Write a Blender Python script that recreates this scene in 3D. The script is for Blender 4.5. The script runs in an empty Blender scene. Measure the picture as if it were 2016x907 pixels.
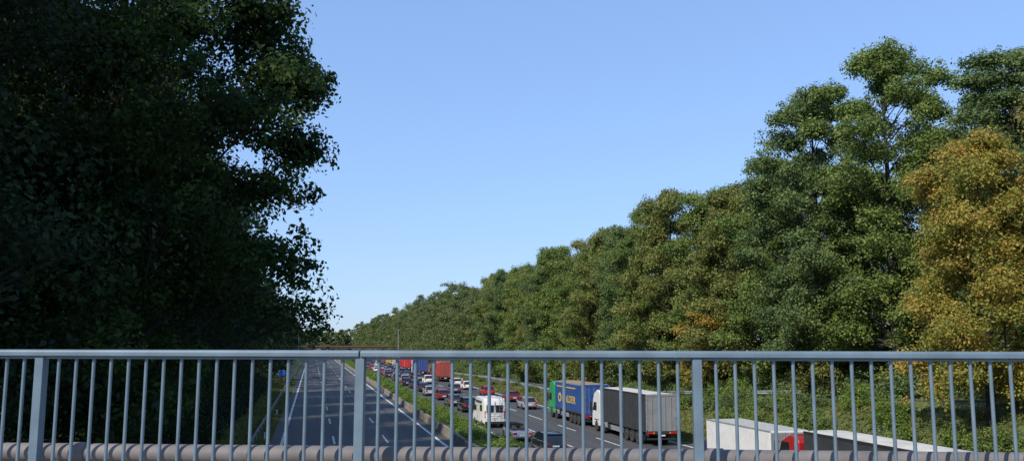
import bpy, math, random
import numpy as np
from mathutils import Vector, Matrix
random.seed(7)
scene = bpy.context.scene
COL = scene.collection

# ------------------------------------------------------------------ materials
def new_mat(name):
    m = bpy.data.materials.new(name); m.use_nodes = True
    nt = m.node_tree
    return m, nt, nt.nodes['Principled BSDF']

def plain(name, col, rough=0.5, metal=0.0, var=0.12, scale=3.0, coat=0.0, bump=0.0):
    m, nt, b = new_mat(name)
    tc = nt.nodes.new('ShaderNodeTexCoord')
    n = nt.nodes.new('ShaderNodeTexNoise'); n.inputs['Scale'].default_value = scale; n.inputs['Detail'].default_value = 6
    nt.links.new(tc.outputs['Object'], n.inputs['Vector'])
    r = nt.nodes.new('ShaderNodeValToRGB')
    r.color_ramp.elements[0].position = 0.3; r.color_ramp.elements[1].position = 0.72
    r.color_ramp.elements[0].color = (*[c*(1-var) for c in col], 1)
    r.color_ramp.elements[1].color = (*[min(1, c*(1+var)) for c in col], 1)
    nt.links.new(n.outputs['Fac'], r.inputs['Fac'])
    nt.links.new(r.outputs['Color'], b.inputs['Base Color'])
    b.inputs['Roughness'].default_value = rough
    b.inputs['Metallic'].default_value = metal
    b.inputs['Coat Weight'].default_value = coat
    if bump:
        bp = nt.nodes.new('ShaderNodeBump'); bp.inputs['Strength'].default_value = bump
        n2 = nt.nodes.new('ShaderNodeTexNoise'); n2.inputs['Scale'].default_value = scale*12
        nt.links.new(tc.outputs['Object'], n2.inputs['Vector'])
        nt.links.new(n2.outputs['Fac'], bp.inputs['Height']); nt.links.new(bp.outputs['Normal'], b.inputs['Normal'])
    return m

def leafmat(name, cols, trans=0.25, rough=0.6, gain=1.0):
    m, nt, b = new_mat(name)
    a = nt.nodes.new('ShaderNodeAttribute'); a.attribute_name = 'var'
    r = nt.nodes.new('ShaderNodeValToRGB')
    el = r.color_ramp.elements
    while len(el) < len(cols): el.new(0.5)
    for i, (p, c) in enumerate(cols):
        el[i].position = p; el[i].color = (*[k*gain for k in c], 1)
    nt.links.new(a.outputs['Fac'], r.inputs['Fac'])
    nt.links.new(r.outputs['Color'], b.inputs['Base Color'])
    b.inputs['Roughness'].default_value = rough
    b.inputs['Specular IOR Level'].default_value = 0.22
    t = nt.nodes.new('ShaderNodeBsdfTranslucent')
    h = nt.nodes.new('ShaderNodeHueSaturation'); h.inputs['Value'].default_value = 1.4
    nt.links.new(r.outputs['Color'], h.inputs['Color']); nt.links.new(h.outputs['Color'], t.inputs['Color'])
    mx = nt.nodes.new('ShaderNodeMixShader'); mx.inputs[0].default_value = trans
    nt.links.new(b.outputs[0], mx.inputs[1]); nt.links.new(t.outputs[0], mx.inputs[2])
    nt.links.new(mx.outputs[0], nt.nodes['Material Output'].inputs['Surface'])
    return m

def asphalt(name, base, streak=True):
    m, nt, b = new_mat(name)
    tc = nt.nodes.new('ShaderNodeTexCoord')
    mp = nt.nodes.new('ShaderNodeMapping'); mp.inputs['Scale'].default_value = (1.1, 0.03, 1)
    nt.links.new(tc.outputs['Object'], mp.inputs['Vector'])
    n1 = nt.nodes.new('ShaderNodeTexNoise'); n1.inputs['Scale'].default_value = 1.0; n1.inputs['Detail'].default_value = 5
    nt.links.new(mp.outputs[0], n1.inputs['Vector'])
    n2 = nt.nodes.new('ShaderNodeTexNoise'); n2.inputs['Scale'].default_value = 9; n2.inputs['Detail'].default_value = 8
    nt.links.new(tc.outputs['Object'], n2.inputs['Vector'])
    ad = nt.nodes.new('ShaderNodeMath'); ad.operation = 'MULTIPLY_ADD'; ad.inputs[1].default_value = 0.35
    nt.links.new(n2.outputs['Fac'], ad.inputs[0]); nt.links.new(n1.outputs['Fac'], ad.inputs[2])
    r = nt.nodes.new('ShaderNodeValToRGB')
    r.color_ramp.elements[0].position = 0.42; r.color_ramp.elements[1].position = 0.95
    r.color_ramp.elements[0].color = (base*.68, base*.69, base*.72, 1)
    r.color_ramp.elements[1].color = (base*1.5, base*1.48, base*1.42, 1)
    nt.links.new(ad.outputs[0], r.inputs['Fac']); nt.links.new(r.outputs[0], b.inputs['Base Color'])
    b.inputs['Roughness'].default_value = 0.85
    bp = nt.nodes.new('ShaderNodeBump'); bp.inputs['Strength'].default_value = 0.3
    n3 = nt.nodes.new('ShaderNodeTexNoise'); n3.inputs['Scale'].default_value = 60
    nt.links.new(tc.outputs['Object'], n3.inputs['Vector'])
    nt.links.new(n3.outputs['Fac'], bp.inputs['Height']); nt.links.new(bp.outputs[0], b.inputs['Normal'])
    return m

def groundmat():
    m, nt, b = new_mat('grass_ground')
    tc = nt.nodes.new('ShaderNodeTexCoord')
    n1 = nt.nodes.new('ShaderNodeTexNoise'); n1.inputs['Scale'].default_value = 0.35; n1.inputs['Detail'].default_value = 10; n1.inputs['Roughness'].default_value = .7
    nt.links.new(tc.outputs['Object'], n1.inputs['Vector'])
    r = nt.nodes.new('ShaderNodeValToRGB'); el = r.color_ramp.elements
    el[0].position = .3; el[0].color = (.045, .065, .018, 1)
    el[1].position = .78; el[1].color = (.24, .20, .085, 1)
    e = el.new(.55); e.color = (.11, .135, .035, 1)
    nt.links.new(n1.outputs['Fac'], r.inputs['Fac']); nt.links.new(r.outputs[0], b.inputs['Base Color'])
    b.inputs['Roughness'].default_value = 1
    bp = nt.nodes.new('ShaderNodeBump'); bp.inputs['Strength'].default_value = .8; bp.inputs['Distance'].default_value = .2
    n2 = nt.nodes.new('ShaderNodeTexNoise'); n2.inputs['Scale'].default_value = 5; n2.inputs['Detail'].default_value = 6
    nt.links.new(tc.outputs['Object'], n2.inputs['Vector'])
    nt.links.new(n2.outputs['Fac'], bp.inputs['Height']); nt.links.new(bp.outputs[0], b.inputs['Normal'])
    return m

M = {}
M['asphalt'] = asphalt('asphalt_old', .058)
M['asphalt2'] = asphalt('asphalt_right', .055)
M['line'] = plain('road_marking_white', (.56, .56, .54), .7, var=.3, scale=2)
M['ground'] = groundmat()
M['concrete'] = plain('concrete', (.20, .175, .145), .9, var=.3, scale=1.2, bump=.3)
M['conc2'] = plain('bridge_concrete', (.3, .29, .27), .9, var=.2, scale=.8, bump=.3)
M['brown'] = plain('bridge_brown', (.12, .08, .065), .8, var=.2)
M['rail'] = plain('railing_paint', (.12, .168, .205), .45, var=.16, scale=6, bump=.05)
M['pipe'] = plain('pipe_grey', (.155, .14, .135), .7, var=.25, scale=5, bump=.1)
M['steel'] = plain('galvanised_steel', (.30, .31, .32), .55, .3, var=.2)
M['bark'] = plain('bark', (.035, .030, .024), .95, var=.4, scale=4, bump=.6)
M['rubber'] = plain('tyre_rubber', (.02, .02, .021), .85)
M['rim'] = plain('wheel_rim', (.35, .35, .36), .35, .6)
M['glass'] = plain('dark_glass', (.012, .015, .018), .06, var=.02, coat=.5)
M['black'] = plain('black_plastic', (.018, .018, .02), .6)
M['chassis'] = plain('chassis_dark', (.03, .03, .032), .7)
M['red_l'] = plain('tail_light_red', (.55, .012, .01), .2, coat=.6)
M['amber'] = plain('indicator_amber', (.7, .2, .02), .3)
M['plate'] = plain('number_plate', (.72, .72, .70), .5, var=.03)
M['curt'] = plain('curtain_charcoal', (.038, .04, .042), .55, var=.25, scale=1.2, bump=.05)
M['doorgrey'] = plain('trailer_door_grey', (.24, .24, .24), .5, var=.15, scale=1)
M['tarp'] = plain('roof_tarp_white', (.56, .53, .47), .6, var=.18, scale=.8)
M['tarpbrown'] = plain('roof_tarp_brown', (.30, .20, .12), .7, var=.25, scale=.8)
M['blue'] = plain('curtain_blue', (.02, .075, .26), .5, var=.15, scale=1)
M['yellow'] = plain('lettering_yellow', (.6, .40, .05), .5, var=.06)
M['green'] = plain('cab_green', (.02, .30, .10), .3, coat=.6)
M['white'] = plain('paint_white', (.68, .68, .66), .35, var=.08, coat=.4)
M['redp'] = plain('paint_red', (.32, .018, .016), .3, var=.08, coat=.5)
M['dred'] = plain('paint_dark_red', (.17, .012, .016), .28, var=.08, coat=.5)
M['silver'] = plain('paint_silver', (.42, .43, .44), .3, .45, var=.05, coat=.4)
M['grey'] = plain('paint_grey', (.10, .105, .115), .3, .3, var=.08, coat=.5)
M['blackp'] = plain('paint_black', (.012, .012, .015), .22, var=.05, coat=.6)
M['navy'] = plain('paint_navy', (.015, .025, .07), .25, var=.05, coat=.6)
M['cont'] = plain('container_red', (.33, .05, .035), .6, var=.2)
M['contblue'] = plain('container_blue', (.03, .06, .24), .6, var=.2)
M['redbright'] = plain('container_bright_red', (.6, .02, .015), .5, var=.1)
M['yel'] = plain('paint_yellow', (.65, .42, .05), .4)
M['seat'] = plain('seat_leather', (.06, .045, .035), .6)
M['signblue'] = plain('sign_blue', (.02, .10, .45), .5, var=.02)

LM_left = leafmat('leaves_oak_shade_tone', [(0, (.010, .020, .012)), (.45, (.020, .038, .016)), (.85, (.042, .072, .020)), (1, (.10, .11, .03))], .35)  # shade of the left wood is put into this very dark leaf colour
LM_left2 = leafmat('leaves_oak_lit_tone', [(0, (.012, .026, .012)), (.45, (.030, .058, .016)), (.8, (.085, .14, .028)), (1, (.20, .16, .04))], .45)  # brighter copy of the left leaves, sunlight on the front oak painted in
G = 1.5
LM_green = leafmat('leaves_green', [(0, (.042, .062, .018)), (.5, (.095, .135, .032)), (.9, (.17, .205, .055)), (1, (.22, .19, .06))], .3, gain=G)
LM_blue = leafmat('leaves_deep_green', [(0, (.030, .052, .022)), (.5, (.078, .115, .038)), (1, (.15, .19, .062))], .27, gain=G)
LM_olive = leafmat('leaves_olive', [(0, (.05, .062, .018)), (.5, (.115, .13, .034)), (.93, (.19, .185, .055)), (1, (.24, .16, .06))], .3, gain=G)
LM_orange = leafmat('leaves_autumn', [(0, (.09, .10, .022)), (.35, (.16, .18, .035)), (.62, (.28, .21, .045)), (1, (.40, .23, .055))], .33, gain=1.3)
LM_far = leafmat('leaves_far_haze_tint', [(0, (.05, .07, .026)), (.5, (.09, .115, .04)), (1, (.145, .155, .055))], .25, .9, gain=1.4)  # aerial haze mixed into the leaf colour, flatter and bluer than nearby trees
LM_hedge = leafmat('leaves_hedge', [(0, (.07, .12, .02)), (.5, (.14, .21, .035)), (1, (.22, .3, .06))], .3)
LM_grass = leafmat('grass_blades', [(0, (.07, .10, .02)), (.5, (.15, .17, .045)), (1, (.30, .25, .10))], .25)

# ------------------------------------------------------------------ helpers
def link(o, parent=None):
    COL.objects.link(o)
    if parent is not None: o.parent = parent
    return o

def empty(name, loc=(0, 0, 0), rz=0, sc=1):
    e = bpy.data.objects.new(name, None); e.empty_display_size = .5
    e.location = loc; e.rotation_euler = (0, 0, rz)
    e.scale = (sc, sc, sc) if not isinstance(sc, tuple) else sc
    COL.objects.link(e); return e

class MB:
    def __init__(s): s.v = []; s.f = []; s.m = []; s.mats = []
    def mi(s, mat):
        if mat not in s.mats: s.mats.append(mat)
        return s.mats.index(mat)
    def add(s, vs, fs, mat):
        o = len(s.v); s.v += [tuple(v) for v in vs]; k = s.mi(mat)
        for f in fs: s.f.append([i+o for i in f]); s.m.append(k)
    def box(s, x0, x1, y0, y1, z0, z1, mat):
        s.add([(x0, y0, z0), (x1, y0, z0), (x1, y1, z0), (x0, y1, z0), (x0, y0, z1), (x1, y0, z1), (x1, y1, z1), (x0, y1, z1)],
              [(3, 2, 1, 0), (4, 5, 6, 7), (0, 1, 5, 4), (1, 2, 6, 5), (2, 3, 7, 6), (3, 0, 4, 7)], mat)
    def loft(s, rings, mat, cap=True):
        n = len(rings[0]); vs = [p for r in rings for p in r]; fs = []
        for i in range(len(rings)-1):
            for j in range(n):
                a = i*n+j; b = i*n+(j+1) % n
                fs.append((a, b, b+n, a+n))
        if cap: fs.append(tuple(range(n-1, -1, -1))); fs.append(tuple(range((len(rings)-1)*n, len(rings)*n)))
        s.add(vs, fs, mat)
    def tube(s, pts, rad, mat, n=8):
        rings = []
        for i, p in enumerate(pts):
            p = Vector(p)
            d = (Vector(pts[min(i+1, len(pts)-1)]) - Vector(pts[max(i-1, 0)])).normalized()
            a = d.orthogonal().normalized() if abs(d.z) > .99 else d.cross(Vector((0, 0, 1))).normalized()
            b = a.cross(d).normalized()
            r = rad[i] if isinstance(rad, (list, tuple)) else rad
            rings.append([tuple(p + a*math.cos(t)*r + b*math.sin(t)*r) for t in [2*math.pi*k/n for k in range(n)]])
        s.loft(rings, mat)
    def prof(s, pts, x0, x1, mat):   # side profile (y,z) extruded in x
        s.loft([[(x0, y, z) for y, z in pts], [(x1, y, z) for y, z in pts]], mat)
    def obj(s, name, parent=None, bevel=0, smooth=0, seg=2):
        me = bpy.data.meshes.new(name); me.from_pydata(s.v, [], s.f)
        for m in s.mats: me.materials.append(m)
        me.polygons.foreach_set('material_index', s.m)
        me.update()
        import bmesh
        bm = bmesh.new(); bm.from_mesh(me); bmesh.ops.recalc_face_normals(bm, faces=bm.faces); bm.to_mesh(me); bm.free()
        if smooth:
            me.polygons.foreach_set('use_smooth', [True]*len(me.polygons))
            me.set_sharp_from_angle(angle=math.radians(smooth))
        o = bpy.data.objects.new(name, me); link(o, parent)
        if bevel:
            bv = o.modifiers.new('bevel', 'BEVEL'); bv.width = bevel; bv.segments = seg; bv.limit_method = 'ANGLE'; bv.angle_limit = math.radians(35)
        return o

def wheel(mb, x, y, r, w, side):
    x0, x1 = (x, x+w) if side < 0 else (x-w, x)
    n = 18
    ang = [2*math.pi*k/n for k in range(n)]
    def ring(xx, rr): return [(xx, y+math.cos(t)*rr, r+math.sin(t)*rr) for t in ang]
    mb.loft([ring(x0, r*.93), ring(x0+.03, r), ring(x1-.03, r), ring(x1, r*.93)], M['rubber'])
    xo = x-.004 if side < 0 else x+.004
    xi = x+.03 if side < 0 else x-.03
    mb.loft([ring(xi, r*.62), ring(xo, r*.60), ring((xo+.02) if side < 0 else (xo-.02), r*.2)], M['rim'])

# ------------------------------------------------------------------ foliage
def leaves(name, C, Rr, per, size, mat, seed, parent=None, up=.5, aspect=.6, outc=None, vshift=0.0):
    rng = np.random.default_rng(seed)
    N = len(C); C = np.repeat(np.asarray(C, float), per, 0); R = np.repeat(np.asarray(Rr, float), per, 0)
    n = len(C)
    d = rng.normal(size=(n, 3)); d /= np.linalg.norm(d, axis=1)[:, None]
    rr = rng.random(n)**.45
    P = C + d*R*rr[:, None]
    nr = d*.7 + rng.normal(size=(n, 3))*.45; nr[:, 2] += up
    nr /= np.linalg.norm(nr, axis=1)[:, None]
    t = np.cross(nr, rng.normal(size=(n, 3))); t[:, 2] -= .25
    t -= nr*(t*nr).sum(1)[:, None]; t /= np.linalg.norm(t, axis=1)[:, None]+1e-9
    b = np.cross(nr, t)
    L = size*(.5+.8*rng.random(n))[:, None]; W = L*aspect
    V = np.empty((n, 4, 3))
    V[:, 0] = P - t*L*.5; V[:, 1] = P + b*W*.5 + nr*W*.18; V[:, 2] = P + t*L*.5; V[:, 3] = P - b*W*.5 + nr*W*.18
    me = bpy.data.meshes.new(name)
    me.vertices.add(n*4); me.vertices.foreach_set('co', V.astype(np.float32).ravel())
    me.loops.add(n*4); me.loops.foreach_set('vertex_index', np.arange(n*4, dtype=np.int32))
    me.polygons.add(n); me.polygons.foreach_set('loop_start', np.arange(0, n*4, 4, dtype=np.int32))
    me.update(calc_edges=True)
    cl = np.repeat(rng.random(N), per)
    lf = .5+.5*np.sin(.85*C[:, 0]+1.25*C[:, 2]+seed)*np.cos(.75*C[:, 1]-.6*C[:, 2])
    var = np.clip(.38*cl + .34*rng.random(n) + .28*lf + vshift, 0, 1)
    a = me.attributes.new('var', 'FLOAT', 'FACE'); a.data.foreach_set('value', var.astype(np.float32))
    me.materials.append(mat)
    o = bpy.data.objects.new(name, me)
    link(o, parent); return o

def crown(rng, h, r, cb, nl, nc, base=(0, 0, 0), lr=(.22, .42), cr=(.09, .16), spread=(.35, 1.12), extra=(), spray=.16):
    Cs = []; Rs = []; lobes = []
    def lobe(c, lrad, m):
        lobes.append((c, lrad))
        d = rng.normal(size=(m, 3)); d /= np.linalg.norm(d, axis=1)[:, None]
        d[:, 2] = np.where(d[:, 2] < -.3, -d[:, 2]*.6, d[:, 2])
        k = rng.uniform(.5, 1.12, m)
        sp = rng.random(m) < spray          # outlying sprays of twigs
        k = np.where(sp, rng.uniform(1.15, 1.5, m), k)
        ax = rng.uniform(.75, 1.25, 3)*np.array([1, 1, .85])
        Cs.append(c + d*lrad*k[:, None]*ax)
        s = rng.uniform(*cr, m)*r
        s = np.where(sp, s*.62, s)
        zz = np.where(sp, 1.15, .75)
        Rs.append(np.stack([s*1.2, s*1.2, s*zz], 1))
    for i in range(nl):
        hf = (i+.5)/nl
        p = math.sqrt(max(0, 1-((hf-.38)/.66)**2))
        lrad = r*rng.uniform(*lr)*(1-.35*hf)
        az = i*2.399+rng.uniform(-.5, .5)
        rad = max(0, (r*p - lrad*.8))*rng.uniform(*spread)
        z = h*cb + (h-h*cb-lrad*.6)*hf
        lobe(np.array([math.cos(az)*rad, math.sin(az)*rad, z]), lrad, nc)
    for (ex, ey, ez, er) in extra: lobe(np.array([ex, ey, ez]), er, nc)
    return np.concatenate(Cs)+np.array(base), np.concatenate(Rs), lobes

def trunk(parent, h, lobes, cb, tr, rng):
    mb = MB()
    lean = rng.uniform(-.3, .3, 2)
    pts = [(0, 0, -.6), (lean[0]*.2, lean[1]*.2, h*.2), (lean[0]*.7, lean[1]*.7, h*.5), (lean[0], lean[1], h*.88)]
    mb.tube(pts, [tr*1.35, tr, tr*.62, tr*.12], M['bark'], 9)
    for c, lr in lobes:
        z0 = max(h*.14, c[2]-np.hypot(c[0], c[1])*.8-.8)
        z0 = min(z0, h*.8); f = z0/h
        st = Vector((lean[0]*f, lean[1]*f, z0))
        mid = st.lerp(Vector(c), .5)+Vector((rng.uniform(-.4, .4), rng.uniform(-.4, .4), .3))
        r0 = tr*(1-f)*.34+.025
        mb.tube([st, mid, Vector(c)], [r0, r0*.6, .03], M['bark'], 6)
        for _ in range(3):
            d = rng.normal(size=3); d /= np.linalg.norm(d); d[2] = abs(d[2])*.6
            mb.tube([mid.lerp(Vector(c), .6), Vector(c + d*lr*.9)], [r0*.35, .012], M['bark'], 4)
    mb.obj('trunk', parent, smooth=50)

variants = {}
def tree(name, x, y, z, h, r, mat, seed, leaf=.3, nl=30, nc=42, per=30, cb=.18, rot=0, tr=.32, up=.5, cr=(.09, .16), share=None, lr=(.22, .42), keep=None, spread=(.35, 1.12), extra=()):
    if share and share in variants:
        bh, br, objs = variants[share]
        e = empty(name, (x, y, z), rot, (r/br, r/br, h/bh))
        for nm, me in objs:
            o = bpy.data.objects.new(nm, me); link(o, e)
            if nm == 'crown':
                o.material_slots[0].link = 'OBJECT'; o.material_slots[0].material = mat
        return e
    rng = np.random.default_rng(seed)
    e = empty(name, (x, y, z), rot)
    C, R, lob = crown(rng, h, r, cb, nl, nc, cr=cr, lr=lr, spread=spread, extra=extra)
    if keep is not None:
        k = keep(C[:, 0]+x, C[:, 1]+y, C[:, 2]+z); C = C[k]; R = R[k]
        lob = [l for l in lob if keep(np.array([l[0][0]+x]), np.array([l[0][1]+y]), np.array([l[0][2]+z]))[0]]
    trunk(e, h, lob, cb, tr, rng)
    leaves('crown', C, R, per, leaf, mat, seed, e, up=up)
    if share: variants[share] = (h, r, [(o.name.split('.')[0], o.data) for o in e.children])
    return e

# ------------------------------------------------------------------ terrain
def ss(a, b, x):
    t = min(1, max(0, (x-a)/(b-a))); return t*t*(3-2*t)
def rz(y):
    return max(0, min(7.0, (128-y)*.055)) if y < 128 else 0.0
def rxc(y):
    if y < 70: return 41 + .1*(70-y)
    if y < 190: return 41.
    return max(31.5, 41-(y-190)*.13)
def gz(x, y):
    if x < -4: return 1.6*ss(4, 15, -x)-.02
    if x > 30.2: return rz(y)*ss(30.2, rxc(y)-3.4, x)-.02
    return -.02
xs = [-3000, -800, -200, -80, -40, -25] + list(np.arange(-18, 62, 1.0)) + [70, 90, 140, 300, 900, 3000]
ys = [-600, -200, -80] + list(np.arange(-40, 270, 3.0)) + [290, 330, 400, 500, 700, 1000, 1600, 3000, 6000]
mb = MB()
vs = [(x, y, gz(x, y)) for y in ys for x in xs]; nx = len(xs)
fs = [(j*nx+i, j*nx+i+1, (j+1)*nx+i+1, (j+1)*nx+i) for j in range(len(ys)-1) for i in range(nx-1)]
mb.add(vs, fs, M['ground']); mb.obj('ground', smooth=180)

def strip(mb, x0, x1, y0, y1, z, mat):
    mb.add([(x0, y0, z), (x1, y0, z), (x1, y1, z), (x0, y1, z)], [(0, 1, 2, 3)], mat)
YE = 900
mb = MB(); strip(mb, -3.1, 11.3, -60, YE, 0, M['asphalt']); mb.obj('motorway_road')
mb = MB(); strip(mb, 15.3, 30.0, -60, YE, 0, M['asphalt2']); mb.obj('motorway_road')
mb = MB()
for x0, x1 in ((-2.3, -2.05), (10.35, 10.6), (15.85, 16.1), (28.9, 29.15)):
    strip(mb, x0, x1, -60, YE, .006, M['line'])
for xc in (1.95, 6.2, 20.0, 23.9):
    y = -54
    while y < YE:
        strip(mb, xc-.08, xc+.08, y, y+6, .006, M['line']); y += 18 if xc < 12 else 12
mb.obj('road_markings')
# ramp
mb = MB(); yy = [y for y in ys if 0 <= y <= 268]
vs = []; 
for y in yy:
    c = rxc(y); vs += [(c-2.7, y, rz(y)+.02), (c+2.7, y, rz(y)+.02)]
mb.add(vs, [(2*i, 2*i+1, 2*i+3, 2*i+2) for i in range(len(yy)-1)], M['asphalt2'])
for off in (-2.45, 2.3):
    vs = []
    for y in yy:
        c = rxc(y); vs += [(c+off, y, rz(y)+.03), (c+off+.15, y, rz(y)+.03)]
    mb.add(vs, [(2*i, 2*i+1, 2*i+3, 2*i+2) for i in range(len(yy)-1)], M['line'])
mb.obj('ramp_road')

def guardrail(fx, fz, y0, y1, step=4.0):
    mb = MB()
    y = y0
    pts = []
    while y <= y1:
        x = fx(y); z = fz(y); pts.append((x, y, z))
        mb.box(x-.05, x+.05, y-.07, y+.07, z-.2, z+.72, M['steel']); y += step
    prof = [(-.06, .42), (-.12, .47), (-.06, .55), (-.06, .60), (-.12, .68), (-.06, .74), (-.03, .74), (-.03, .42)]
    mb.loft([[(p[0]+a, p[1], p[2]+b) for a, b in prof] for p in pts], M['steel'])
    return mb.obj('guardrail', smooth=30)
guardrail(lambda y: rxc(y)-3.0, rz, 64, 240)
guardrail(lambda y: -4.3, lambda y: 0, 60, 420)

# delineator posts
for (x, y) in [(-3.6, 75), (-3.6, 100), (-3.6, 150), (-3.6, 200), (30.6, 88), (30.6, 130), (30.6, 180), (30.6, 230)]:
    mb = MB(); z = gz(x, y)
    mb.loft([[(x-.06, y-.05, z), (x+.06, y-.05, z), (x, y+.06, z)], [(x-.06, y-.05, z+.8), (x+.06, y-.05, z+.8), (x, y+.06, z+.8)]], M['white'])
    mb.loft([[(x-.063, y-.053, z+.8), (x+.063, y-.053, z+.8), (x, y+.063, z+.8)], [(x-.063, y-.053, z+.95), (x+.063, y-.053, z+.95), (x, y+.063, z+1.0)]], M['black'])
    mb.obj('delineator_post')

# median barrier + hedge
mb = MB(); y = 40
rnd = random.Random(3)
while y < 420:
    L = rnd.uniform(2.3, 2.6); hh = rnd.uniform(.62, .78); dx = rnd.uniform(-.05, .05)
    x = 11.65+dx
    mb.loft([[(x-.24, yy_, 0), (x-.17, yy_, .25), (x-.12, yy_, hh), (x+.12, yy_, hh), (x+.17, yy_, .25), (x+.24, yy_, 0)] for yy_ in (y, y+L)], M['concrete'])
    y += L+rnd.uniform(.12, .3)
mb.obj('concrete_median_barrier', bevel=.03)
def hedge(y0, y1, dens, seed):
    rng = np.random.default_rng(seed)
    n = int((y1-y0)*dens)
    yv = rng.uniform(y0, y1, n); xv = rng.uniform(12.2, 15.0, n)
    hh = .62+.25*np.sin(yv*.9+xv)+.2*np.sin(yv*.37+2*xv)
    z = rng.uniform(.1, 1, n)**.5*np.clip(hh, .25, 1.2)
    s = rng.uniform(.2, .42, n)
    return np.stack([xv, yv, z], 1), np.stack([s, s, s*.8], 1)
a, b = hedge(45, 130, 30, 11)
leaves('median_hedge', a, b, 34, .14, LM_hedge, 5, up=.9)
a, b = hedge(130, 420, 12, 12)
leaves('median_hedge', a, b, 14, .32, LM_hedge, 6, up=.9)

def grassobj(x0, x1, y0, y1, n, seed, size, per=7):
    r = np.random.default_rng(seed)
    X = r.uniform(x0, x1, n); Y = r.uniform(y0, y1, n)
    Z = np.array([gz(a, b)+.1 for a, b in zip(X, Y)])
    s = r.uniform(.12, .3, n)
    return leaves('verge_grass', np.stack([X, Y, Z], 1), np.stack([s, s, s*.6], 1), per, size, LM_grass, seed, up=-.2, aspect=.22)
grassobj(30.2, 38, 40, 130, 10000, 21, .34)
grassobj(30.2, 37, 130, 240, 5000, 22, .5)
grassobj(-8, -3.2, 52, 200, 7000, 23, .34)

# ------------------------------------------------------------------ left trees
SH = 'oak_tree'
def keepL(x, y, z):
    return ((x < -6.5) | (z > 8.2) | ((x < -4.8) & (z > 5.5))) & (x < .4)
EX = [(7.0, .5, 15.4, 1.4), (6.7, -.5, 17.8, 1.2), (6.0, 0, 13.2, 1.6), (5.6, 0, 20.0, 1.5)]
EX += [(random.uniform(-4, 2), random.uniform(-6, -2), random.uniform(7, 26), 2.2) for _ in range(14)]
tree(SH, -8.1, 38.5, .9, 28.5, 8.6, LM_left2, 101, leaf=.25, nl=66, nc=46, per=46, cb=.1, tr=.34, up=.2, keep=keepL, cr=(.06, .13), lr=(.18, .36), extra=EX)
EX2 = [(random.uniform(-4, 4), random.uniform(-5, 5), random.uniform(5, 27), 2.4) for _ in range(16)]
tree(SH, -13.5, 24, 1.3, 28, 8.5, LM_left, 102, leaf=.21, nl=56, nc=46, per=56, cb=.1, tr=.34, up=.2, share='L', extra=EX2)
tree(SH, -11.5, 52, 1.2, 26, 8, LM_left, 103, rot=1.1, share='L')
tree(SH, -13, 66, 1.3, 25, 7.5, LM_left, 104, rot=2.7, share='L')
tree(SH, -13.2, 81, 1.3, 25, 7.5, LM_left, 104, rot=4.0, share='L')
tree(SH, -13.2, 97, 1.3, 24, 7.5, LM_left, 104, rot=5.2, share='L')
tree(SH, -13.5, 114, 1.3, 24, 8, LM_left, 104, rot=.4, share='L')
tree(SH, -13.5, 132, 1.3, 24, 8, LM_left, 104, rot=1.9, share='L')
for i, (x, y) in enumerate([(-20, 12), (-22, 36), (-25, 52), (-24, 70), (-25, 90), (-26, 22), (-23, 110)]):
    tree(SH, x, y, 1.6, 28, 9, LM_left, 104, rot=i*1.3, share='L')
r = np.random.default_rng(31)
n = 2600
X = -7.0-np.abs(r.normal(0, 3.2, n)); Y = r.uniform(20, 160, n); H = np.clip((-X-6)*.9+1, .5, 5)
Z = 0.4+r.random(n)*H; s = r.uniform(.4, .9, n)
leaves('undergrowth', np.stack([X, Y, Z], 1), np.stack([s, s, s*.8], 1), 44, .24, LM_left, 32, up=.4)

# ------------------------------------------------------------------ right trees
T = 'deciduous_tree'
tree('maple_tree', 37.2, 42.0, rz(42)*.75, 16.4, 5.2, LM_orange, 201, leaf=.18, nl=50, nc=42, per=48, cb=.08, tr=.22, up=.5, spread=(.45, 1.05), lr=(.18, .36))
tree('maple_tree', 41.5, 39.0, rz(39), 16.6, 5.5, LM_orange, 207, leaf=.2, nl=36, nc=40, per=40, cb=.08, tr=.22, rot=1)
tree(T, 45.2, 71, 3.0, 28.5, 6.9, LM_blue, 202, leaf=.25, nl=58, nc=46, per=42, cb=.12, tr=.4, share='A', cr=(.07, .15), lr=(.17, .38), spread=(.35, 1.18))
tree(T, 47.8, 64, 3.6, 30.2, 7.2, LM_green, 203, rot=2.2, share='A')
tree(T, 52.5, 55, 4.2, 26.6, 7.5, LM_blue, 203, rot=4.2, share='A')
tree(T, 47.0, 80, 2.7, 24.5, 6.8, LM_green, 204, leaf=.27, nl=54, nc=44, per=38, cb=.06, tr=.35, share='B', cr=(.07, .16), lr=(.18, .4), spread=(.3, 1.2))
tree(T, 47, 89, 2.2, 23.5, 6.6, LM_olive, 205, leaf=.27, nl=54, nc=44, per=38, cb=.06, tr=.33, share='C', cr=(.07, .16), lr=(.18, .4), spread=(.3, 1.2))
pal = [LM_green, LM_olive, LM_green, LM_blue, LM_olive]
y = 97; i = 0; rr_ = random.Random(5)
while y < 230:
    v = 'BCA'[i % 3]
    hh = rr_.uniform(22.5, 27)
    tree(T, 47+rr_.uniform(-1.6, 1.6)-(1.5 if y > 150 else 0), y, gz(47, y), hh, rr_.uniform(5.8, 7.3), pal[i % 5], 300+i, rot=rr_.uniform(0, 6.28), share=v)
    y += rr_.uniform(7, 9); i += 1
for i, (x, y_) in enumerate([(58, 70), (60, 85), (58, 100), (62, 60), (59, 118), (58, 136), (64, 45), (57, 155), (50, 40), (57, 34), (57, 175), (57, 195), (57, 215)]):
    tree(T, x, y_, gz(x, y_), 25, 7.8, pal[(i*2) % 5], 400, rot=i*1.7, share='BCA'[i % 3])
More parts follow.
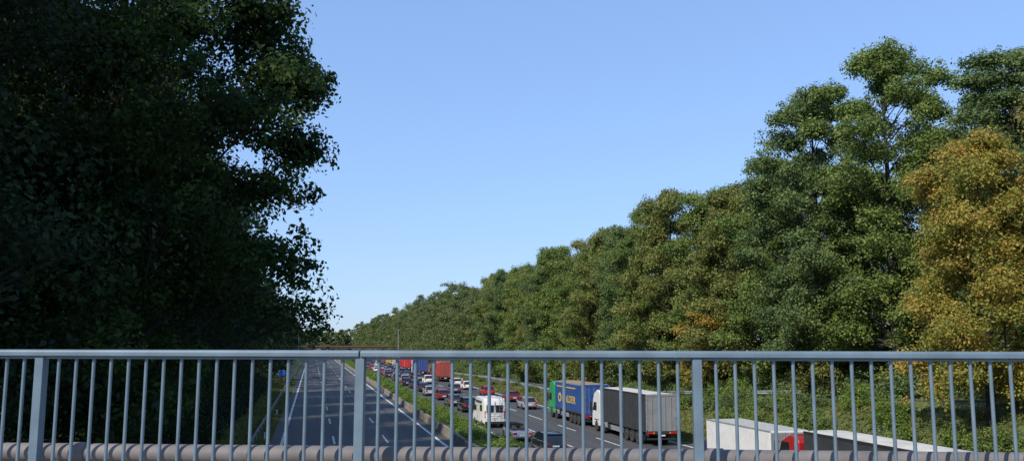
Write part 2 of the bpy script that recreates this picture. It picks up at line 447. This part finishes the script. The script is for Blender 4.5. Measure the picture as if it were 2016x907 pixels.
tree('young_autumn_tree', 44.6, 92, 2.0, 11, 4.2, LM_orange, 206, leaf=.24, nl=26, nc=34, per=32, cb=.05, tr=.15, share='S')
tree('young_autumn_tree', 45.0, 71, 3.1, 9, 3.6, LM_olive, 206, rot=2, share='S')

r = np.random.default_rng(41); n = 4200
Y = r.uniform(34, 250, n); Xc = np.array([rxc(y) for y in Y])
X = Xc+3.4+np.abs(r.normal(0, 2.2, n)); H = np.clip((X-Xc-2)*.9, .5, 3.6)
Z = np.array([rz(y) for y in Y])+r.random(n)*H; s = r.uniform(.4, .9, n)
leaves('undergrowth', np.stack([X, Y, Z], 1), np.stack([s, s, s*.8], 1), 34, .26, LM_blue, 42, up=.5)
def shrub(x, y, w, h, mat, seed):
    r = np.random.default_rng(seed); n = int(60*w)
    d = r.normal(size=(n, 3)); d /= np.linalg.norm(d, axis=1)[:, None]; d[:, 2] = abs(d[:, 2])
    C = d*np.array([w, w, h])*r.uniform(.4, 1.05, n)[:, None]
    s = r.uniform(.2, .4, n)
    e = empty('shrub', (x, y, gz(x, y)))
    leaves('foliage', C, np.stack([s, s, s], 1), 34, .15, mat, seed, e, up=.6)
    mb = MB()
    for k in range(7):
        a = k*.9; mb.tube([(0, 0, -.2), (math.cos(a)*w*.3, math.sin(a)*w*.3, h*.5), (math.cos(a)*w*.7, math.sin(a)*w*.7, h*.8)], [.04, .025, .01], M['bark'], 5)
    mb.obj('stems', e)
for i in range(48):
    y_ = 40+i*1.4+rr_.uniform(-1, 1); x_ = rr_.uniform(31.8, 37.7)
    shrub(x_, y_, rr_.uniform(.9, 1.9), rr_.uniform(.9, 2.2), [LM_green, LM_hedge, LM_blue][i % 3], 500+i)
for i in range(14):
    shrub(rr_.uniform(32.5, 37.5), rr_.uniform(108, 220), rr_.uniform(.7, 1.3), rr_.uniform(.6, 1.3), [LM_green, LM_olive][i % 2], 600+i)

def treemass(name, pos, mat, seed, leaf=.55, nl=20, nc=18, per=16):
    rng = np.random.default_rng(seed); Cs = []; Rs = []
    for (x, y, h, r) in pos:
        C, R, _ = crown(rng, h, r, .02, nl, nc, (x, y, 0), lr=(.26, .45), cr=(.09, .17), spray=.1); Cs.append(C); Rs.append(R)
    return leaves(name, np.concatenate(Cs), np.concatenate(Rs), per, leaf, mat, seed, up=.5)
q = random.Random(9)
posA = []; posB = []
y = 234
while y < 900:
    for x0 in (45, 56):
        (posA if y < 450 else posB).append((x0+q.uniform(-2.5, 2.5), y+q.uniform(-2, 2), q.uniform(22, 28), q.uniform(6, 8)))
    y += 8 if y < 500 else 12
treemass('distant_trees', posA, LM_far, 71, leaf=.45, nl=26, nc=20, per=20)
treemass('distant_trees', posB, LM_far, 74, leaf=.8, nl=16, nc=14, per=13)
pos = []; y = 150
while y < 900:
    for x0 in (-14, -24):
        pos.append((x0+q.uniform(-2, 2), y+q.uniform(-2, 2), q.uniform(19, 25), q.uniform(6, 8)))
    y += 10
treemass('distant_trees', pos, LM_left, 72, leaf=.8, nl=14, nc=14, per=12)
pos = [(x+q.uniform(-3, 3), 915+q.uniform(-15, 25), q.uniform(17, 22), q.uniform(7, 10)) for x in range(-60, 120, 8)]
pos += [(x+q.uniform(-3, 3), 945, q.uniform(18, 24), 10) for x in range(-60, 120, 9)]
treemass('distant_trees', pos, LM_far, 73, leaf=1.3, nl=16, nc=14, per=14)

# ------------------------------------------------------------------ far overpass
mb = MB()
Yb = 430
mb.box(-45, 75, Yb, Yb+9, 5.3, 6.3, M['brown'])
mb.box(-45, 75, Yb-.3, Yb+.05, 6.0, 6.7, M['brown'])
for x in (-8, 13.4, 34):
    for k in (1.5, 4.5, 7.5): mb.box(x-.45, x+.45, Yb+k-.4, Yb+k+.4, -.1, 5.3, M['conc2'])
x = -45
while x < 75:
    mb.box(x, x+.06, Yb-.1, Yb-.02, 6.7, 7.2, M['brown']); x += 2
mb.box(-45, 75, Yb-.10, Yb-.02, 7.2, 7.26, M['brown'])
mb.obj('overpass_bridge')
for (x, y, h) in [(31.5, 330, 13.0), (-5.5, 360, 11)]:
    mb = MB(); mb.tube([(x, y, 0), (x, y, h)], [.16, .09], M['steel'], 8); mb.box(x-.5, x+.5, y-.1, y+.1, h-.2, h, M['steel'])
    mb.obj('light_mast', smooth=40)
e = empty('motorway_sign', (-5.6, 175, 0.1))
mb = MB(); mb.box(-.6, .6, -.03, .03, 1.6, 2.6, M['signblue']); mb.box(-.63, .63, .03, .05, 1.57, 2.63, M['steel']); mb.obj('panel', e)
mb = MB(); mb.tube([(-.4, .1, -.3), (-.4, .1, 2.5)], .05, M['steel']); mb.tube([(.4, .1, -.3), (.4, .1, 2.5)], .05, M['steel']); mb.obj('posts', e)

# ------------------------------------------------------------------ our bridge
D = Vector((.9577, -.2873, 0)); Nn = Vector((.2873, .9577, 0))
P0 = Vector((.316, 5.87, 0))
ang = math.atan2(D.y, D.x)
def brige_empty(name):
    return empty(name, (P0.x, P0.y, 0), ang)
e = brige_empty('road_bridge')
mb = MB()
mb.box(-55, 55, -12.5, .62, 6.0, 6.72, M['conc2'])
mb.box(-55, 55, .12, .60, 6.722, 6.86, M['conc2'])
mb.box(-55, 55, -2.6, -.1, 6.722, 6.84, M['conc2'])
mb.obj('deck', e, bevel=.02)
mb = MB(); strip(mb, -55, 55, -10, -2.62, 6.726, M['asphalt2']); mb.obj('carriageway', e)
mb = MB()
for x in (-14, 12): mb.box(x-.5, x+.5, -11, -1, -.3, 6.0, M['conc2'])
mb.obj('piers', e)
e = brige_empty('bridge_railing')
RT = 7.952
mb = MB()
S = 2.2
hp = [(-.05, RT-.044), (-.05, RT-.012), (-.038, RT), (.038, RT), (.05, RT-.012), (.05, RT-.044)]
mb.loft([[(-S*6+.0, a, b) for a, b in hp], [(-.004, a, b) for a, b in hp]], M['rail'])
mb.loft([[(.004, a, b) for a, b in hp], [(S*7, a, b) for a, b in hp]], M['rail'])
mb.obj('handrail', e, bevel=.006)
mb = MB()
for k in range(-6, 8):
    x = k*S
    mb.box(x-.030, x+.030, -.035, .035, 6.84, RT-.046, M['rail'])
    mb.box(x-.07, x+.07, -.07, .07, 6.845, 6.865, M['rail'])
    mb.box(x-.03, x+.03, .036, .27, 7.10, 7.13, M['rail'])
mb.obj('posts', e, bevel=.004)
mb = MB()
for k in range(-6, 7):
    mb.box(k*S+.031, (k+1)*S-.031, -.02, .02, 7.165, 7.195, M['rail'])
    mb.box(k*S+.031, (k+1)*S-.031, -.018, .018, RT-.062, RT-.046, M['rail'])
mb.obj('bottom_rail', e, bevel=.003)
mb = MB()
for k in range(-6, 7):
    for j in range(1, 18):
        x = k*S+j*S/18
        mb.tube([(x, 0, 7.196), (x, 0, RT-.063)], .0118, M['rail'], 10)
mb.obj('balusters', e, smooth=50)
e = brige_empty('utility_pipe')
mb = MB()
mb.tube([(-13, .28, 7.235), (13.5, .28, 7.235)], .064, M['pipe'], 28)
mb.obj('pipe', e, smooth=40)
mb = MB()
for x in (-6.4, -2.05, 2.35, 6.7):
    mb.tube([(x-.05, .28, 7.235), (x+.05, .28, 7.235)], .072, M['pipe'], 28)
for x in [k*S for k in range(-5, 6)]:
    mb.box(x-.02, x+.02, .24, .32, 6.86, 7.19, M['rail'])
mb.obj('clamps', e, smooth=40)

# ------------------------------------------------------------------ vehicles
def car(name, x, y, paint, kind='hatch', rz_=0, z=0):
    spec = {'hatch': (4.15, .89, 1.48, .93, .10, .52, 2.35, 3.1),
            'estate': (4.65, .91, 1.47, .94, .12, .60, 2.75, 3.5),
            'sedan': (4.65, .91, 1.44, .95, .65, 1.30, 2.75, 3.5),
            'suv': (4.55, .94, 1.70, 1.06, .10, .42, 2.6, 3.3),
            'conv': (4.3, .89, 1.36, .90, 1.1, 1.5, 2.45, 2.95)}[kind]
    L, w, H, B, y0, y1, y2, y3 = spec
    e = empty(name, (x, y, z), rz_)
    mb = MB()
    st = [(0, .38, B-.22, .84), (.05, .32, B-.10, .92), (.16, .26, B-.01, .97), (.7, .22, B, 1), (L*.5, .2, B-.02, 1.0), (y3, .2, B-.01, 1), (y3+.45, .22, B-.07, .98),
          (L-.35, .24, B-.17, .95), (L-.1, .28, B-.27, .86), (L, .36, B-.38, .78)]
    rings = []
    for yy_, zb, zt, f in st:
        W = w*f
        half = [(W*.90, zb), (W*.985, zb+.1), (W, (zb+zt)*.5+.05), (W*.965, zt-.10), (W*.90, zt-.02), (W*.6, zt+.015)]
        rings.append([(a, yy_, b) for a, b in half]+[(-a, yy_, b) for a, b in reversed(half)])
    mb.loft(rings, paint); mb.obj('body', e, smooth=32)
    mb = MB()
    wt = w*.70; wb = w*.90
    if kind != 'conv':
        zt = H-.05
        mb.loft([[(-wb, y0, B-.03), (wb, y0, B-.03), (wb, y3, B-.03), (-wb, y3, B-.03)], [(-wt, y1, zt), (wt, y1, zt), (wt, y2, zt), (-wt, y2, zt)]], M['glass'])
        mb.obj('windows', e)
        mb = MB()
        rr = []
        for yy_, dz, f in ((y1-.14, -.03, .92), (y1-.02, .0, 1), ((y1+y2)/2, .045, 1.02), (y2-.05, .015, 1), (y2+.1, -.04, .92)):
            W = wt*f+.03
            rr.append([(-W, yy_, zt-.02+dz), (-W*.85, yy_, zt+.03+dz), (W*.85, yy_, zt+.03+dz), (W, yy_, zt-.02+dz)])
        mb.loft(rr, paint)
        for sx in (-1, 1):
            for (ya, yb_, t) in ((y0, y1, .05), (y3, y2, .035), ((y0+y3)/2+.1, (y1+y2)/2+.1, .04), (y0+.75, y1+.55, .03)):
                a = Vector((sx*(wb+.008), ya, B-.04)); b = Vector((sx*(wt+.012), yb_, zt))
                mb.loft([[(a.x-.02, a.y-t, a.z), (a.x+.02, a.y-t, a.z), (a.x+.02, a.y+t, a.z), (a.x-.02, a.y+t, a.z)],
                         [(b.x-.02, b.y-t, b.z), (b.x+.02, b.y-t, b.z), (b.x+.02, b.y+t, b.z), (b.x-.02, b.y+t, b.z)]], paint)
        mb.obj('roof', e, smooth=35)
    else:
        mb.box(-w*.72, w*.72, 1.15, 2.6, B-.02, B+.012, M['black'])
        mb.loft([[(-.74, 2.93, B-.02), (.74, 2.93, B-.02), (.74, 2.96, B-.02), (-.74, 2.96, B-.02)], [(-.62, 2.5, H-.06), (.62, 2.5, H-.06), (.62, 2.53, H-.06), (-.62, 2.53, H-.06)]], M['glass'])
        for sx in (-.36, .36):
            mb.box(sx-.24, sx+.24, 1.75, 1.9, B-.3, B+.16, M['seat']); mb.box(sx-.12, sx+.12, 1.77, 1.86, B+.17, B+.33, M['seat'])
            mb.tube([(sx-.16, 1.45, B-.05), (sx-.15, 1.45, B+.2), (sx+.15, 1.45, B+.2), (sx+.16, 1.45, B-.05)], .025, M['rim'], 6)
        mb.box(-w*.7, w*.7, .75, 1.12, B+.0, B+.09, M['black'])
        mb.obj('cabin', e, bevel=.02)
    mb = MB()
    for sx in (-1, 1):
        zl = B-.2
        mb.box(min(sx*w*.55, sx*w*.9), max(sx*w*.55, sx*w*.9), -.01, .1, zl-.08, zl+.09, M['red_l'])
        if kind in ('suv', 'estate', 'hatch'): mb.box(min(sx*w*.76, sx*w*.9), max(sx*w*.76, sx*w*.9), .03, .15, zl+.08, zl+.26, M['red_l'])
        mb.box(min(sx*(w+.0), sx*(w+.17)), max(sx*w, sx*(w+.17)), y3-.25, y3-.12, B-.02, B+.12, paint)
    mb.box(-.26, .26, -.022, .02, B-.40, B-.29, M['plate'])
    mb.box(-w*.78, w*.78, -.03, .1, .30, .42, M['black'])
    mb.box(-w*.35, w*.35, .0, .06, B-.27, B-.245, M['rim'])
    mb.obj('rear_details', e, bevel=.012)
    mb = MB()
    for yy_ in (.82, L-.85):
        for s in (-1, 1):
            n = 16
            xo = s*(w+.003); 
            mb.loft([[(xo, yy_+math.cos(t)*.385, .34+max(-.1, math.sin(t)*.385)) for t in [2*math.pi*k/n for k in range(n)]],
                     [(xo-s*.1, yy_+math.cos(t)*.385, .34+max(-.1, math.sin(t)*.385)) for t in [2*math.pi*k/n for k in range(n)]]], M['black'])
            wheel(mb, s*(w+.008), yy_, .325, .22, s)
    mb.obj('wheels', e, smooth=40)
    return e

def text_mesh(parent, txt, size, loc, rot, mat, name='lettering', sx=1.0):
    cu = bpy.data.curves.new(name, 'FONT'); cu.body = txt; cu.size = size; cu.extrude = .004; cu.offset = size*.012
    o = bpy.data.objects.new('tmp', cu); COL.objects.link(o)
    bpy.context.view_layer.update()
    dg = bpy.context.evaluated_depsgraph_get()
    me = bpy.data.meshes.new_from_object(o.evaluated_get(dg)); bpy.data.objects.remove(o)
    me.materials.clear(); me.materials.append(mat)
    ob = bpy.data.objects.new(name, me); link(ob, parent); ob.location = loc; ob.rotation_euler = rot; ob.scale = (sx, 1, 1)
    return ob

def truck(name, x, y, Lt, cabc, side, rear, roof, H=4.0, Hc=3.75, W=1.27, cabL=2.3, kind='curtain'):
    e = empty(name, (x, y, 0)); L = Lt+.55+cabL
    zb = 1.15
    mb = MB()
    mb.box(-W, W, .08, Lt, zb, H-.03, side); mb.obj('trailer_body', e, bevel=.02)
    mb = MB()
    n = 7
    mb.loft([[(-W+.07, yy_, H-.03)]+[(-W+.07+(2*W-.14)*k/n, yy_, H+.0+.05*math.sin(math.pi*k/n)) for k in range(n+1)]+[(W-.07, yy_, H-.03)] for yy_ in (.16, Lt-.08)], roof)
    mb.obj('roof', e, smooth=30)
    mb = MB()
    for s in (-1, 1):
        xa, xb = sorted((s*(W-.06), s*(W+.012)))
        mb.box(xa, xb, .0, Lt+.01, H-.12, H+.015, M['steel'] if kind != 'dark' else M['black'])
        xa, xb = sorted((s*(W-.06), s*(W+.014)))
        mb.box(xa, xb, .0, Lt+.01, zb-.06, zb+.12, M['chassis'] if kind != 'container' else side)
        k = .6
        while k < Lt-.3:
            xa, xb = sorted((s*(W-.01), s*(W+(.010 if kind != 'container' else .03))))
            mb.box(xa, xb, k, k+(.045 if kind != 'container' else .12), zb+.13, H-.13, side if kind == 'container' else M['chassis'])
            k += .62 if kind != 'container' else .28
        mb.box(*sorted((s*(W-.08), s*(W+.018))), -.0, .1, zb-.05, H+.018, M['steel'] if kind != 'container' else side)
    mb.box(-W, W, -.005, .1, H-.14, H+.02, rear)
    mb.obj('frame', e)
    mb = MB()
    for s in (-1, 1):
        xa, xb = sorted((s*.015, s*(W-.09)))
        mb.box(xa, xb, .02, .085, zb+.02, H-.15, rear)
        for t in (.30, .80):
            mb.tube([(s*t, -.01, zb+.05), (s*t, -.01, H-.2)], .017, M['steel'], 6)
            for zz in (zb+.3, H-.5, (zb+H)/2): mb.box(s*t-.05, s*t+.05, -.015, .02, zz, zz+.05, M['steel'])
        for zz in (zb+.35, zb+1.0, zb+1.7, H-.45): mb.box(*sorted((s*(W-.2), s*(W-.03))), .0, .02, zz, zz+.06, M['steel'])
    mb.obj('rear_doors', e)
    mb = MB()
    mb.box(-W, W, .0, .12, zb-.2, zb-.02, M['chassis'])
    mb.box(-W+.05, W-.05, .1, .18, .5, .62, M['chassis'])
    for s in (-1, 1):
        mb.box(*sorted((s*.75, s*(W-.06))), -.02, .0, zb-.18, zb-.04, M['red_l'])
        mb.box(*sorted((s*.62, s*.74)), -.02, .0, zb-.18, zb-.04, M['amber'])
        mb.box(s*.4-.05, s*.4+.05, .15, Lt-.2, zb-.35, zb-.06, M['chassis'])
        mb.box(*sorted((s*(W-.35), s*(W-.02))), 1.2, 1.24, .35, 1.0, M['black'])
        mb.box(*sorted((s*(W-.05), s*W)), 5.4, Lt-2.4, .55, .95, M['steel'])
    mb.box(-.26, .26, -.02, .0, .78, .89, M['plate'])
    mb.box(-W+.1, W-.1, Lt-2.2, L-.7, .55, .95, M['chassis'])
    mb.obj('chassis', e)
    c0 = Lt+.55
    mb = MB()
    pr = [(c0, .55), (c0, Hc-.35), (c0+.25, Hc-.05), (c0+.9, Hc), (c0+1.75, Hc-.35), (c0+cabL-.22, Hc-.95), (c0+cabL-.02, 1.75), (c0+cabL, .45), (c0+cabL-.5, .42)]
    mb.prof(pr, -W+.03, W-.03, cabc); mb.obj('cab', e, bevel=.07, smooth=35, seg=3)
    mb = MB()
    for s in (-1, 1):
        xa, xb = sorted((s*(W-.04), s*(W-.022)))
        mb.loft([[(xa, c0+1.0, 1.85), (xa, c0+1.0, 2.6), (xa, c0+1.8, 2.6), (xa, c0+2.1, 1.85)], [(xb, c0+1.0, 1.85), (xb, c0+1.0, 2.6), (xb, c0+1.8, 2.6), (xb, c0+2.1, 1.85)]], M['glass'])
        mb.box(*sorted((s*(W+.05), s*(W+.22))), c0+cabL-.25, c0+cabL-.12, 1.75, 2.6, M['black'])
        mb.box(*sorted((s*(W-.1), s*(W+.1))), c0+cabL-.2, c0+cabL-.16, 2.5, 2.55, M['black'])
        mb.box(*sorted((s*(W-.05), s*(W-.02))), Lt-1.5, c0-.15, .6, 1.05, M['steel'])
    mb.obj('cab_windows', e)
    mb = MB()
    for s in (-1, 1):
        for yy_ in (2.1, 3.4, 4.7, c0-.9, L-1.25): wheel(mb, s*(W-.02), yy_, .5, .32, s)
        for yy_ in (c0-.9, L-1.25):
            mb.box(*sorted((s*(W-.4), s*(W-.01))), yy_-.58, yy_+.58, 1.02, 1.1, M['black'])
    mb.obj('wheels', e, smooth=40)
    return e

t1 = truck('curtain_trailer_truck', 27.0, 65, 10.9, M['white'], M['curt'], M['doorgrey'], M['tarp'], kind='dark')
t2 = truck('blue_trailer_truck', 27.0, 81, 10.4, M['green'], M['blue'], M['blue'], M['tarpbrown'], Hc=3.9)
R90 = (math.radians(90), 0, math.radians(-90))
text_mesh(t2, 'MALDER', 1.0, (-1.292, 7.7, 2.0), R90, M['yellow'], sx=1.25)
mb = MB()
n = 24
mb.loft([[(xx, 8.6+math.cos(t)*.58, 2.35+math.sin(t)*.48) for t in [2*math.pi*k/n for k in range(n)]] for xx in (-1.275, -1.296)], M['yellow'])
mb.loft([[(xx, 8.6+math.cos(t)*.34, 2.35+math.sin(t)*.26) for t in [2*math.pi*k/n for k in range(n)]] for xx in (-1.29, -1.301)], M['blue'])
mb.box(-1.296, -1.28, 3.0, 9.8, 3.45, 3.56, M['yellow'])
mb.obj('emblem', t2)
t4 = truck('red_cab_truck', 27.05, 29.6, 13.0, M['redp'], M['curt'], M['doorgrey'], M['tarp'], H=3.35, Hc=3.05, kind='dark')

e = empty('white_box_truck', (27.05, 46.2, 0))
mb = MB(); mb.box(-1.25, 1.25, 0, 8.3, .95, 3.0, M['white']); mb.obj('box_body', e, bevel=.03)
mb = MB()
for s in (-1, 1):
    mb.box(*sorted((s*1.2, s*1.262)), -.01, 8.31, 2.93, 3.015, M['steel'])
    mb.box(*sorted((s*1.2, s*1.262)), -.01, 8.31, .93, 1.02, M['steel'])
    mb.box(*sorted((s*.02, s*1.18)), -.02, .01, 1.05, 2.9, M['doorgrey'])
    mb.tube([(s*.3, -.04, 1.0), (s*.3, -.04, 2.92)], .018, M['steel'], 6)
    mb.box(*sorted((s*.85, s*1.2)), -.03, .0, .75, .88, M['red_l'])
mb.box(-1.2, 1.2, .0, .15, .7, .92, M['chassis']); mb.box(-.45, .45, .2, 7, .6, .94, M['chassis'])
mb.obj('frame', e)
mb = MB(); mb.prof([(7.0, .4), (7.0, .92), (8.6, .92), (8.7, 1.75), (9.0, 1.7), (9.9, 1.15), (10.1, .95), (10.15, .4)], -1.0, 1.0, M['navy']); mb.obj('cab', e, bevel=.08, smooth=35)
mb = MB()
for s in (-1, 1):
    for yy_ in (1.6, 9.2): wheel(mb, s*1.12, yy_, .4, .25, s)
mb.obj('wheels', e, smooth=40)

e = empty('camper_van', (17.1, 82, 0))
mb = MB()
pr = [(0.03, .42), (0, 1.2), (.08, 2.45), (.25, 2.76), (2.5, 2.84), (4.3, 2.78), (4.75, 2.45), (5.25, 1.55), (5.9, 1.2), (6.05, .9), (6.05, .4)]
def vring(xx, k):
    return [(xx, 3+(a-3)*k, 1.5+(b-1.5)*k) for a, b in pr]
mb.loft([vring(-1.03, .94), vring(-.98, .985), vring(-.85, 1), vring(.85, 1), vring(.98, .985), vring(1.03, .94)], M['white'])
mb.obj('body', e, smooth=30)
mb = MB()
for s in (-1, 1):
    mb.box(*sorted((s*.1, s*.80)), -.0, .06, 1.45, 2.15, M['glass'])
    mb.box(*sorted((s*.84, s*.98)), .02, .12, .95, 1.6, M['red_l'])
    mb.box(*sorted((s*1.01, s*1.045)), 1.0, 2.2, 1.5, 2.1, M['glass'])
    mb.box(*sorted((s*1.01, s*1.045)), 4.0, 4.9, 1.4, 1.95, M['glass'])
    mb.box(*sorted((s*1.02, s*1.3)), 4.9, 5.05, 1.4, 1.75, M['black'])
mb.box(-.95, .95, -.08, .1, .42, .62, M['black'])
mb.box(-.26, .26, -.03, .03, .95, 1.06, M['plate'])
mb.box(-.012, .012, -.012, .03, .6, 2.5, M['black'])
for xx in (.45, .75): mb.tube([(xx, -.12, .9), (xx, -.12, 2.6), (xx, .3, 2.86)], .018, M['rim'], 6)
for zz in (1.1, 1.4, 1.7, 2.0, 2.3): mb.tube([(.45, -.12, zz), (.75, -.12, zz)], .015, M['rim'], 6)
for zz in (.8, 1.35): mb.tube([(-.85, -.18, zz), (.35, -.18, zz)], .02, M['black'], 6)
mb.box(-1.16, -1.03, 1.2, 4.2, 2.35, 2.5, M['grey'])
mb.box(-.4, .4, 1.6, 2.3, 2.83, 2.93, M['white'])
for s in (-1, 1):
    for yy_ in (1.2, 5.0): wheel(mb, s*1.035, yy_, .36, .24, s)
mb.obj('fittings', e, smooth=30)

car('black_car', 17.45, 61.8, M['blackp'], 'estate')
car('silver_convertible_car', 16.9, 69.8, M['silver'], 'conv')
car('black_suv', 18.1, 100.5, M['blackp'], 'suv')
car('grey_car', 17.9, 110.5, M['grey'], 'hatch')
car('dark_red_car', 18.3, 122.5, M['dred'], 'estate')
car('silver_car', 17.8, 133, M['silver'], 'hatch')
car('black_car', 18.2, 144, M['blackp'], 'sedan')
car('silver_car', 26.0, 103.5, M['silver'], 'hatch')
car('dark_red_car', 27.2, 117, M['dred'], 'estate')
car('red_car', 26.5, 131, M['redp'], 'hatch')
car('white_car', 26.4, 149, M['white'], 'hatch')
car('white_car', 26.7, 162, M['white'], 'estate')
car('grey_car', 22.6, 139, M['grey'], 'estate')
names = [('black_car', 'blackp'), ('silver_car', 'silver'), ('white_car', 'white'), ('grey_car', 'grey'), ('red_car', 'redp'), ('navy_car', 'navy'), ('grey_car', 'grey'), ('black_car', 'blackp')]
y = 155; k = 0
while y < 420:
    nm, pc = names[rr_.randrange(8)]
    car(nm, 18+rr_.uniform(-.4, .4), y, M[pc], ['hatch', 'estate', 'suv', 'sedan'][k % 4]); y += rr_.uniform(8.5, 12); k += 1
y = 172
while y < 420:
    nm, pc = names[rr_.randrange(8)]
    car(nm, 22.3+rr_.uniform(-.3, .3), y, M[pc], ['estate', 'hatch', 'sedan', 'suv'][k % 4]); y += rr_.uniform(9, 22); k += 1
truck('red_container_truck', 27.1, 180, 11.5, M['redp'], M['cont'], M['cont'], M['cont'], kind='container')
truck('blue_container_truck', 26.8, 216, 12, M['white'], M['contblue'], M['contblue'], M['contblue'], kind='container')
truck('red_trailer_truck', 27, 250, 12, M['redp'], M['redbright'], M['redbright'], M['redbright'])
truck('white_trailer_truck', 27, 275, 12, M['white'], M['white'], M['white'], M['tarp'])
truck('yellow_trailer_truck', 27, 300, 12, M['yel'], M['yel'], M['yel'], M['tarp'])
truck('red_trailer_truck', 27, 325, 12, M['redp'], M['cont'], M['cont'], M['tarp'])
truck('white_trailer_truck', 27, 350, 12, M['white'], M['white'], M['doorgrey'], M['tarp'])
truck('blue_trailer_truck', 27, 380, 12, M['white'], M['contblue'], M['contblue'], M['tarp'])

# ------------------------------------------------------------------ light, sky, camera
el = math.radians(41); az = math.atan2(-.80, -.60)      # from +Y clockwise
sdir = Vector((math.sin(az)*math.cos(el), math.cos(az)*math.cos(el), math.sin(el)))
w = bpy.data.worlds.new('World'); scene.world = w; w.use_nodes = True
nt = w.node_tree; bg = nt.nodes['Background']
sky = nt.nodes.new('ShaderNodeTexSky'); sky.sky_type = 'NISHITA'; sky.sun_disc = False
sky.sun_elevation = el; sky.sun_rotation = az % (2*math.pi)
sky.air_density = 1.3; sky.dust_density = .15; sky.ozone_density = 2.5; sky.altitude = 50
gm = nt.nodes.new('ShaderNodeGamma'); gm.inputs['Gamma'].default_value = .46
vm = nt.nodes.new('ShaderNodeVectorMath'); vm.operation = 'MULTIPLY'; vm.inputs[1].default_value = (1.44, 1.97, 2.98)
nt.links.new(sky.outputs[0], gm.inputs['Color']); nt.links.new(gm.outputs[0], vm.inputs[0])
nt.links.new(vm.outputs[0], bg.inputs['Color']); bg.inputs['Strength'].default_value = .15
sl = bpy.data.lights.new('sun', 'SUN'); sl.energy = 5.0; sl.angle = math.radians(.5); sl.color = (1, .93, .82)
so = bpy.data.objects.new('sun', sl); COL.objects.link(so)
so.rotation_euler = (-sdir).to_track_quat('-Z', 'Y').to_euler(); so.location = sdir*100

cam = bpy.data.cameras.new('camera'); cam.sensor_width = 36; cam.lens = 36*1700/2016; cam.clip_end = 8000; cam.clip_start = .05
co = bpy.data.objects.new('camera', cam); COL.objects.link(co)
co.location = (0, 0, 8)
co.rotation_euler = (Matrix.Rotation(math.radians(-12.88), 3, 'Z') @ Matrix.Rotation(math.radians(90+7.42), 3, 'X') @ Matrix.Rotation(math.radians(.1), 3, 'Z')).to_euler()
scene.camera = co
scene.view_settings.view_transform = 'Standard'; scene.view_settings.look = 'None'; scene.view_settings.exposure = 0
